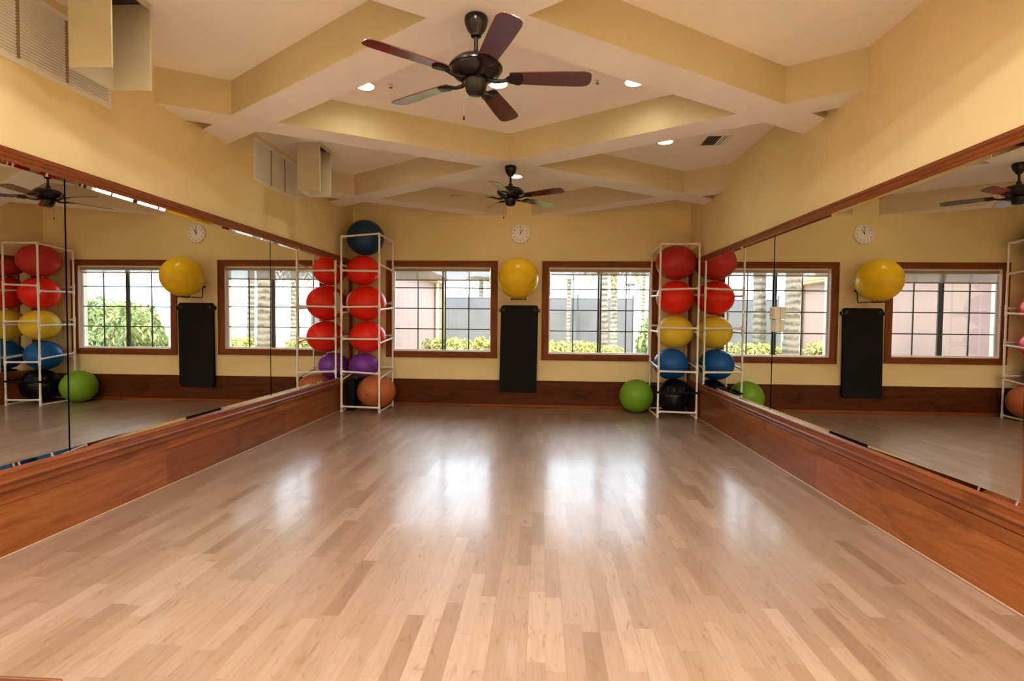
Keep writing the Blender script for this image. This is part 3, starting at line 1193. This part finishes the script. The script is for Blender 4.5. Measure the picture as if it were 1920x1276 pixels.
bb_ = [('rose', 2.144, 0.323, 2.190, 2.752, 'dull red exercise ball at the top of the right rack'),
       ('red', 2.142, 0.304, 1.634, 2.188, 'bright red exercise ball second from the top of the right rack'),
       ('yellow2', 2.149, 0.292, 1.102, 1.632, 'yellow exercise ball in the middle of the right rack'),
       ('blue', 2.096, 0.280, 0.592, 1.100, 'blue exercise ball in the right rack on the black one'),
       ('black', 2.165, 0.295, 0.015, 0.590, 'glossy black exercise ball strapped in at the bottom of the right rack')]
for col, x, r, z0, z1, lab in bb_:
    k = RY / 8.72
    make_ball(col, (x * k, RY, 1.5 + ((z0 + z1) / 2 - 1.5) * (1.0 if z0 < 0.1 else k)), r, (z1 - z0) / 2, lab)
make_ball('green', (1.605, 9.015, 0.278), 0.282, 0.278, 'green exercise ball on the floor beside the right rack')

# valve plug on the brown ball and printed label on the red ball's mirror side
bo = left_balls[5]
d = Vector((-0.17, -1.0, -0.06)).normalized()
bm = bmesh.new()
lathe(bm, [(0.0125, -0.002), (0.0125, 0.002), (0.006, 0.004)], n=16)
for v in bm.verts:
    v.co = d.to_track_quat('Z', 'Y').to_matrix() @ v.co + Vector((d.x * 0.325, d.y * 0.325, d.z * 0.29)) * 1.0
obj('valve_plug', bm, M['ink'], bo)

lb = left_balls[2]
bm = bmesh.new()
rx, rz = 0.3325, 0.2945


def on_ball(az, el, k=1.0):
    return Vector((rx * k * math.cos(el) * math.cos(az), rx * k * math.cos(el) * math.sin(az), rz * k * math.sin(el)))


AZ = math.radians(214)
grid = [[bm.verts.new(on_ball(AZ + (i / 6 - 0.5) * 0.38, (j / 8 - 0.42) * 1.12)) for i in range(7)] for j in range(9)]
for j in range(8):
    for i in range(6):
        bm.faces.new((grid[j][i], grid[j][i + 1], grid[j + 1][i + 1], grid[j + 1][i]))
lab = obj('label', bm, M['label'], lb, smooth=True)
lab['label'] = 'white printed label'
PRINT = plain('grey_print', (0.30, 0.28, 0.34), 0.6)
random.seed(3)
for j in range(7):
    e0 = (0.1 + j * 0.115 - 0.42) * 1.12
    for i in range(3):
        a0 = AZ + (-0.14 + i * 0.09 + random.uniform(-0.02, 0.02))
        if random.random() < 0.3:
            continue
        da, de = random.uniform(0.025, 0.055), random.uniform(0.022, 0.05)
        bm = bmesh.new()
        vs = [bm.verts.new(on_ball(a, e, 1.003)) for a, e in ((a0, e0), (a0 + da, e0), (a0 + da, e0 + de), (a0, e0 + de))]
        bm.faces.new(vs)
        obj('printed_mark', bm, PRINT, lab)


# ------------------------------------------------------------------ ball racks
def make_rack(label, corners, tops, front, right, back, left):
    """corners FL, FR, BR, BL on the floor; rails as (z at one end, z at the other)"""
    cx = sum(c[0] for c in corners) / 4
    cyy = sum(c[1] for c in corners) / 4
    root = thing('ball_rack', label, 'rack', (cx, cyy, 0))
    C = [(x - cx, y - cyy) for x, y in corners]
    R, S = 0.0155, 0.0205
    joints = [[], [], [], []]
    sides = ((0, 1, front), (1, 2, right), (2, 3, back), (3, 0, left))
    for a, b, rails in sides:
        for za, zb in rails:
            bm = bmesh.new()
            p = Vector((C[a][0], C[a][1], za))
            q = Vector((C[b][0], C[b][1], zb))
            tube(bm, [p, q], R, 10)
            u = (q - p).normalized()
            tube(bm, [p, p + u * 0.045], S, 10)
            tube(bm, [q, q - u * 0.045], S, 10)
            obj('rail', bm, M['white_pvc'], root, angle=0.6)
            joints[a].append(za)
            joints[b].append(zb)
    for i in range(4):
        bm = bmesh.new()
        x, y = C[i]
        tube(bm, [(x, y, 0.0), (x, y, tops[i])], R, 12)
        for z in joints[i]:
            tube(bm, [(x, y, max(0.0, z - 0.05)), (x, y, min(tops[i] + 0.004, z + 0.05))], S, 12)
        obj('post', bm, M['white_pvc'], root, angle=0.6)
    return root


make_rack('white plastic-pipe rack full of balls in the left corner by the left mirror',
          [(-3.248, 8.515), (-2.616, 8.495), (-2.590, 9.18), (-3.232, 9.18)], [2.85, 2.895, 2.868, 2.868],
          [(2.85, 2.895), (2.305, 2.295), (1.715, 1.725), (1.196, 1.198), (0.665, 0.635), (0.092, 0.080)],
          [(2.89, 2.862), (2.41, 2.36), (1.675, 1.72), (1.13, 1.20), (0.555, 0.630), (0.016, 0.040)],
          [(2.862, 2.862), (1.80, 1.80), (1.24, 1.24), (0.69, 0.69)],
          [(2.862, 2.845), (2.36, 2.40), (1.66, 1.62), (1.25, 1.22), (0.62, 0.52), (0.040, 0.016)])
rr_c = [(1.860, 8.535), (2.456, 8.515), (2.466, 9.22), (1.864, 9.22)]
make_rack('white plastic-pipe rack full of balls in the right corner by the right mirror', rr_c, [2.745, 2.745, 2.70, 2.70],
          [(2.745, 2.745), (2.030, 2.050), (1.432, 1.425), (0.742, 0.735), (0.100, 0.092)],
          [(2.740, 2.695), (1.95, 1.98), (1.36, 1.38), (0.80, 0.87), (0.016, 0.016)],
          [(2.695, 2.695), (2.045, 2.045), (1.46, 1.46), (0.79, 0.79), (0.05, 0.05)],
          [(2.695, 2.740), (1.96, 1.94), (1.375, 1.36), (0.86, 0.79), (0.016, 0.016)])

# black strap round the right rack
st = bmesh.new()
off = 0.019
pts = [(rr_c[0][0] - off, rr_c[0][1] - off), (rr_c[1][0] + off, rr_c[1][1] - off), (rr_c[2][0] + off, rr_c[2][1] + off), (rr_c[3][0] - off, rr_c[3][1] + off)]
zs = 0.408
a = [st.verts.new((x, y, zs - 0.018)) for x, y in pts]
b = [st.verts.new((x, y, zs + 0.018)) for x, y in pts]
cxx = sum(p[0] for p in pts) / 4
cyy = sum(p[1] for p in pts) / 4
ins = lambda x, y: (x - 0.003 * (1 if x > cxx else -1), y - 0.003 * (1 if y > cyy else -1))
a2 = [st.verts.new((*ins(x, y), zs - 0.018)) for x, y in pts]
b2 = [st.verts.new((*ins(x, y), zs + 0.018)) for x, y in pts]
for i in range(4):
    j = (i + 1) % 4
    st.faces.new((a[i], a[j], b[j], b[i]))
    st.faces.new((a2[j], a2[i], b2[i], b2[j]))
    st.faces.new((b[i], b[j], b2[j], b2[i]))
    st.faces.new((a[j], a[i], a2[i], a2[j]))
strap = obj('strap', st, M['black'])
tag(strap, 'black strap tied round the foot of the right rack', 'strap')

fb = obj('foam_block', box_bm(-3.228, -3.095, 8.66, 8.92, 0.0, 0.50, bevel=0.012), M['black'])
tag(fb, 'black upright block squeezed in beside the orange-brown ball in the left rack', 'foam block')

# ------------------------------------------------------------------ small box on the right mirror, bench corner
cb = thing('control_box', 'small beige box mounted on the right mirror where two panels meet', 'control box', (GR, 5.82, 1.42))
obj('lower_case', box_bm(-0.045, 0.0, -0.065, 0.065, 0.0, 0.13, bevel=0.006), M['baffle'], cb)
obj('upper_case', box_bm(-0.060, 0.0, -0.065, 0.065, 0.135, 0.265, bevel=0.006), M['baffle'], cb)
bm = bmesh.new()
tube(bm, [(-0.0612, 0.032 * math.cos(2 * PI * i / 20), 0.205 + 0.032 * math.sin(2 * PI * i / 20)) for i in range(20)], 0.004, 8, closed=True)
obj('dial_ring', bm, M['chrome'], cb, smooth=True)

bench = thing('wooden_bench', 'corner of a low dark bench with a pale wooden rim at the photo\'s lower left', 'bench', (-1.63, 1.19, 0.0))
bm = bmesh.new()
for a in ((-0.26, 0.25, 0.249, 0.258), (-0.26, 0.25, -0.258, -0.249), (-0.26, -0.251, -0.249, 0.249), (0.241, 0.25, -0.249, 0.249)):
    bx(bm, *a, 0.425, 0.45)
bmesh.ops.bevel(bm, geom=list(bm.edges), offset=0.004, segments=2, affect='EDGES')
obj('rim', bm, plain('pale_wood_rim', (0.20, 0.085, 0.04), 0.4), bench)
obj('seat_board', box_bm(-0.25, 0.24, -0.248, 0.248, 0.40, 0.428), plain('dark_maroon_board', (0.03, 0.006, 0.003), 0.6, spec=0.1), bench)
bm = bmesh.new()
tube(bm, [(0.165, 0.235, 0.436), (0.085, 0.0, 0.436), (0.165, -0.235, 0.436)], 0.009, 8)
obj('cross_slat', bm, plain('pale_wood_slat', (0.26, 0.12, 0.06), 0.4), bench)
for sx, sy in ((-0.235, -0.23), (0.225, -0.23), (-0.235, 0.23), (0.225, 0.23)):
    obj('leg', box_bm(sx - 0.02, sx + 0.02, sy - 0.02, sy + 0.02, 0.0, 0.40, bevel=0.003), M['wood_z'], bench)


# ------------------------------------------------------------------ outdoors
GROUND = NT('lawn_and_mulch')
gp = GROUND.pos()
gn = GROUND.noise(gp, 1.2, 5, 0.6)
GROUND.bsdf(GROUND.ramp(gn, [(0.35, (0.20, 0.24, 0.07)), (0.55, (0.34, 0.33, 0.13)), (0.75, (0.42, 0.36, 0.24))]), 0.9, spec=0.1)
structure(obj('ground', box_bm(-40, 40, YB + 0.2, 60, -0.30, -0.15), GROUND.mat))

PINK = paint('pink_stucco', (0.30, 0.185, 0.17), 0.25)
SOFFIT = paint('cream_soffit', (0.45, 0.35, 0.22))
ROOF = plain('terracotta_roof', (0.45, 0.22, 0.13), 0.8)
pb = thing('neighbouring_building', 'pink stucco building wing outside the left window', 'building', (-3.7, 14.0, -0.15))
obj('wall', box_bm(-6.0, 0.0, -4.2, 4.4, 0.0, 2.95), PINK, pb)
obj('soffit', box_bm(-6.4, 0.32, -4.2, 4.78, 2.95, 3.02), SOFFIT, pb)
bm = bmesh.new()
prism(bm, [(-6.5, -4.2), (0.36, -4.2), (0.36, 4.82), (-6.5, 4.82)], 3.02, 3.16)
bx(bm, -5.6, -0.3, -4.2, 4.2, 3.16, 3.9)
obj('roof', bm, ROOF, pb)
obj('corner_column', box_bm(-0.02, 0.28, 4.42, 4.75, 0.0, 2.95), SOFFIT, pb)
bm = bmesh.new()
tube(bm, [(0.10, 4.30, 0.0), (0.10, 4.30, 2.95)], 0.06, 10)
obj('downspout', bm, M['sill'], pb)

# tennis-court windscreen fence
fence = thing('court_fence', 'long grey windscreen fence behind the garden', 'fence', (0.0, 26.0, -0.15))
SCREEN = plain('grey_windscreen', (0.096, 0.096, 0.106), 0.8, var=0.1, scale=0.7)
for k in range(4):
    x0 = -6.2 + k * 2.65
    obj('screen_panel', box_bm(x0 + 0.03, x0 + 2.62, -0.01, 0.01, 0.05, 2.78), SCREEN, fence)
for k in range(5):
    bm = bmesh.new()
    tube(bm, [(-6.2 + k * 2.65, 0, 0), (-6.2 + k * 2.65, 0, 3.0)], 0.04, 8)
    obj('fence_post', bm, M['mullion'], fence)
bm = bmesh.new()
tube(bm, [(-6.2, 0, 2.80), (4.4, 0, 2.80)], 0.025, 8)
obj('top_rail', bm, M['mullion'], fence)
wall2 = obj('garden_wall', box_bm(-5.5, 4.0, 24.0, 24.2, -0.15, 2.02), plain('grey_block_wall', (0.092, 0.09, 0.097), 0.9, var=0.1, scale=1.5))
tag(wall2, 'low grey block wall in front of the windscreen fence', 'garden wall')

lp = thing('lamp_post', 'thin dark court light post right of the windscreen fence', 'lamp post', (4.35, 27.0, -0.15))
bm = bmesh.new()
tube(bm, [(0, 0, 0), (0, 0, 3.55)], 0.03, 8)
obj('pole', bm, M['mullion'], lp)
obj('lamp_head', box_bm(-0.18, 0.28, -0.1, 0.1, 3.5, 3.62, bevel=0.02), M['mullion'], lp)
lp = thing('flag_pole', 'pair of tall thin poles rising behind the windscreen fence', 'pole', (2.05, 29.0, -0.15))
for dx in (0.0, 0.26):
    bm = bmesh.new()
    tube(bm, [(dx, 0, 0), (dx, 0, 7.5)], 0.035, 8)
    obj('shaft', bm, plain('grey_pole', (0.42, 0.40, 0.40), 0.5), lp)


def trunk_mat():
    k = NT('palm_bark')
    o = k.objco()
    sep = k.n('ShaderNodeSeparateXYZ')
    k.l(o, sep.inputs[0])
    nz = k.noise(o, 4, 4, 0.6)
    s = k.math('SINE', k.math('ADD', k.math('MULTIPLY', sep.outputs[2], 42.0), k.math('MULTIPLY', nz, 9.0)))
    mixv = k.math('ADD', k.math('MULTIPLY', s, 0.25), nz)
    c = k.ramp(mixv, [(0.2, (0.10, 0.077, 0.06)), (0.40, (0.18, 0.15, 0.125)), (0.75, (0.24, 0.21, 0.185))])
    k.bsdf(c, 0.9, spec=0.1, bump=mixv, bump_s=0.8, bump_d=0.02)
    return k.mat


BARK = trunk_mat()
FROND = leaf_material('palm_frond_leaf', (0.12, 0.13, 0.04), (0.26, 0.25, 0.09))
LEAF_Y = leaf_material('yellow_green_leaf', (0.19, 0.215, 0.055), (0.68, 0.63, 0.26))
LEAF_G = leaf_material('fresh_green_leaf', (0.085, 0.15, 0.05), (0.42, 0.48, 0.23))


def make_palm(x, y, r, h, label, nf=12, fl=1.5, seed=1):
    rnd = random.Random(seed)
    root = thing('palm_tree', label, 'palm tree', (x, y, -0.15))
    bm = bmesh.new()
    pts, rs = [], []
    n = int(h / 0.11)
    lean = rnd.uniform(-0.02, 0.02)
    for i in range(n + 1):
        z = h * i / n
        pts.append((lean * z, 0.0, z))
        rs.append(r * (1.12 - 0.2 * z / h) * (1.06 if i % 2 else 0.97) * rnd.uniform(0.97, 1.03))
    tube(bm, pts, rs, 14)
    obj('trunk', bm, BARK, root, angle=0.9)
    bm = bmesh.new()
    top = Vector((lean * h, 0, h))
    for k in range(nf):
        a = 2 * PI * k / nf + rnd.uniform(-0.2, 0.2)
        droop = rnd.uniform(0.5, 1.25)
        d = Vector((math.cos(a), math.sin(a), 0))
        side = Vector((-d.y, d.x, 0))
        prev = None
        for i in range(13):
            t = i / 12
            p = top + d * fl * t * (1 - 0.25 * t * droop) + Vector((0, 0, fl * (0.35 * t - droop * t * t)))
            if prev is not None:
                for s in (-1, 1):
                    tip = p + side * s * 0.32 * fl * math.sin(PI * min(1, t * 0.9 + 0.1)) * 0.75 + Vector((0, 0, -0.16 * fl * t - 0.04)) + d * 0.08
                    q = prev * 0.5 + p * 0.5
                    vs = [bm.verts.new(prev), bm.verts.new(q), bm.verts.new(tip)]
                    bm.faces.new(vs)
            prev = p
    obj('crown', bm, FROND, root)
    return root


make_palm(-0.32, 11.75, 0.150, 4.6, 'thick palm trunk close outside, seen in both mirrors', 11, 1.6, 1)
make_palm(0.02, 12.45, 0.130, 4.4, 'second close palm trunk just behind the thick one', 11, 1.5, 2)
make_palm(2.62, 19.4, 0.120, 3.9, 'palm trunk right of the centre stile of the right window', 12, 1.9, 3)
make_palm(1.76, 14.9, 0.090, 4.2, 'slimmer palm trunk right behind the centre stile of the right window', 10, 1.4, 4)
make_palm(1.15, 23.0, 0.085, 3.5, 'distant thin palm in the left half of the right window', 10, 1.0, 5)
make_palm(4.40, 23.6, 0.075, 3.9, 'distant thin palm at the right edge of the right window', 10, 1.0, 6)
make_palm(-3.1, 27.5, 0.12, 3.9, 'distant palm behind the fence in the left window, left of its neighbour', 12, 1.6, 7)
make_palm(-2.1, 27.8, 0.12, 4.0, 'distant palm behind the fence at the right edge of the left window', 12, 1.6, 8)


def bush_bm(n, seed, leaf):
    rnd = random.Random(seed)
    bm = bmesh.new()
    for _ in range(n):
        # points in a lumpy ball of unit radius, denser toward the skin
        while True:
            v = Vector((rnd.uniform(-1, 1), rnd.uniform(-1, 1), rnd.uniform(-1, 1)))
            if 0.05 < v.length < 1:
                break
        v = v.normalized() * (v.length ** 0.4)
        v *= 0.88 + 0.16 * math.sin(v.x * 6 + seed) * math.cos(v.y * 5 + v.z * 4)
        c = Vector((v.x, v.y, v.z + 1.0))
        nrm = (v.normalized() + Vector((rnd.uniform(-1, 1), rnd.uniform(-1, 1), rnd.uniform(-0.4, 1))) * 0.9).normalized()
        u = nrm.cross(Vector((rnd.uniform(-1, 1), rnd.uniform(-1, 1), rnd.uniform(-1, 1)))).normalized()
        w2 = nrm.cross(u)
        s = leaf * rnd.uniform(0.6, 1.3)
        p = [c - u * s, c + w2 * s * 0.45, c + u * s, c - w2 * s * 0.45]
        bm.faces.new([bm.verts.new(q) for q in p])
    return bm


bush_meshes = []
for sd, mt in ((1, LEAF_Y), (2, LEAF_Y), (3, LEAF_G)):
    o = obj('bush', bush_bm(2300, sd, 0.11), mt)
    bush_meshes.append(o.data)
    bpy.data.objects.remove(o)

BUSHES = [(-2.60, 13.2, 0.62, 0.58, 0, 'low yellow-green bush in the left window, at the downspout'),
          (-1.95, 12.3, 0.60, 0.60, 1, 'low yellow-green bush in the right half of the left window'),
          (-1.25, 12.2, 0.62, 0.61, 0, 'low yellow-green bush at the right edge of the left window'),
          (-0.55, 12.9, 0.55, 0.52, 1, 'low bush hidden behind the wall between the windows, by the close palms'),
          (0.35, 12.0, 0.58, 0.585, 1, 'low yellow-green bush at the left edge of the right window'),
          (0.98, 12.3, 0.50, 0.575, 0, 'low yellow-green bush left of the centre stile of the right window'),
          (1.62, 12.5, 0.52, 0.52, 1, 'low yellow-green bush right of the centre stile of the right window'),
          (2.48, 11.7, 0.56, 0.95, 2, 'tall fresh-green shrub at the right edge of the right window'),
          (3.05, 12.1, 0.70, 1.00, 2, 'tall hedge shrub in the left-mirror view of the right window, nearest'),
          (4.15, 12.6, 0.80, 1.06, 2, 'tall hedge shrub in the left-mirror view of the right window, middle'),
          (5.40, 12.9, 0.90, 1.06, 2, 'tall hedge shrub in the left-mirror view of the right window, farthest'),
          (6.90, 13.2, 0.95, 1.04, 2, 'last tall hedge shrub at the far right of the garden')]
for x, y, rxy, rz_, kind, labl in BUSHES:
    o = bpy.data.objects.new('bush', bush_meshes[kind])
    COL.objects.link(o)
    o.location = (x, y, -0.15)
    o.scale = (rxy, rxy * 0.8, rz_ + 0.07)
    o.rotation_euler = (0, 0, random.uniform(0, 6))
    tag(o, labl, 'bush')
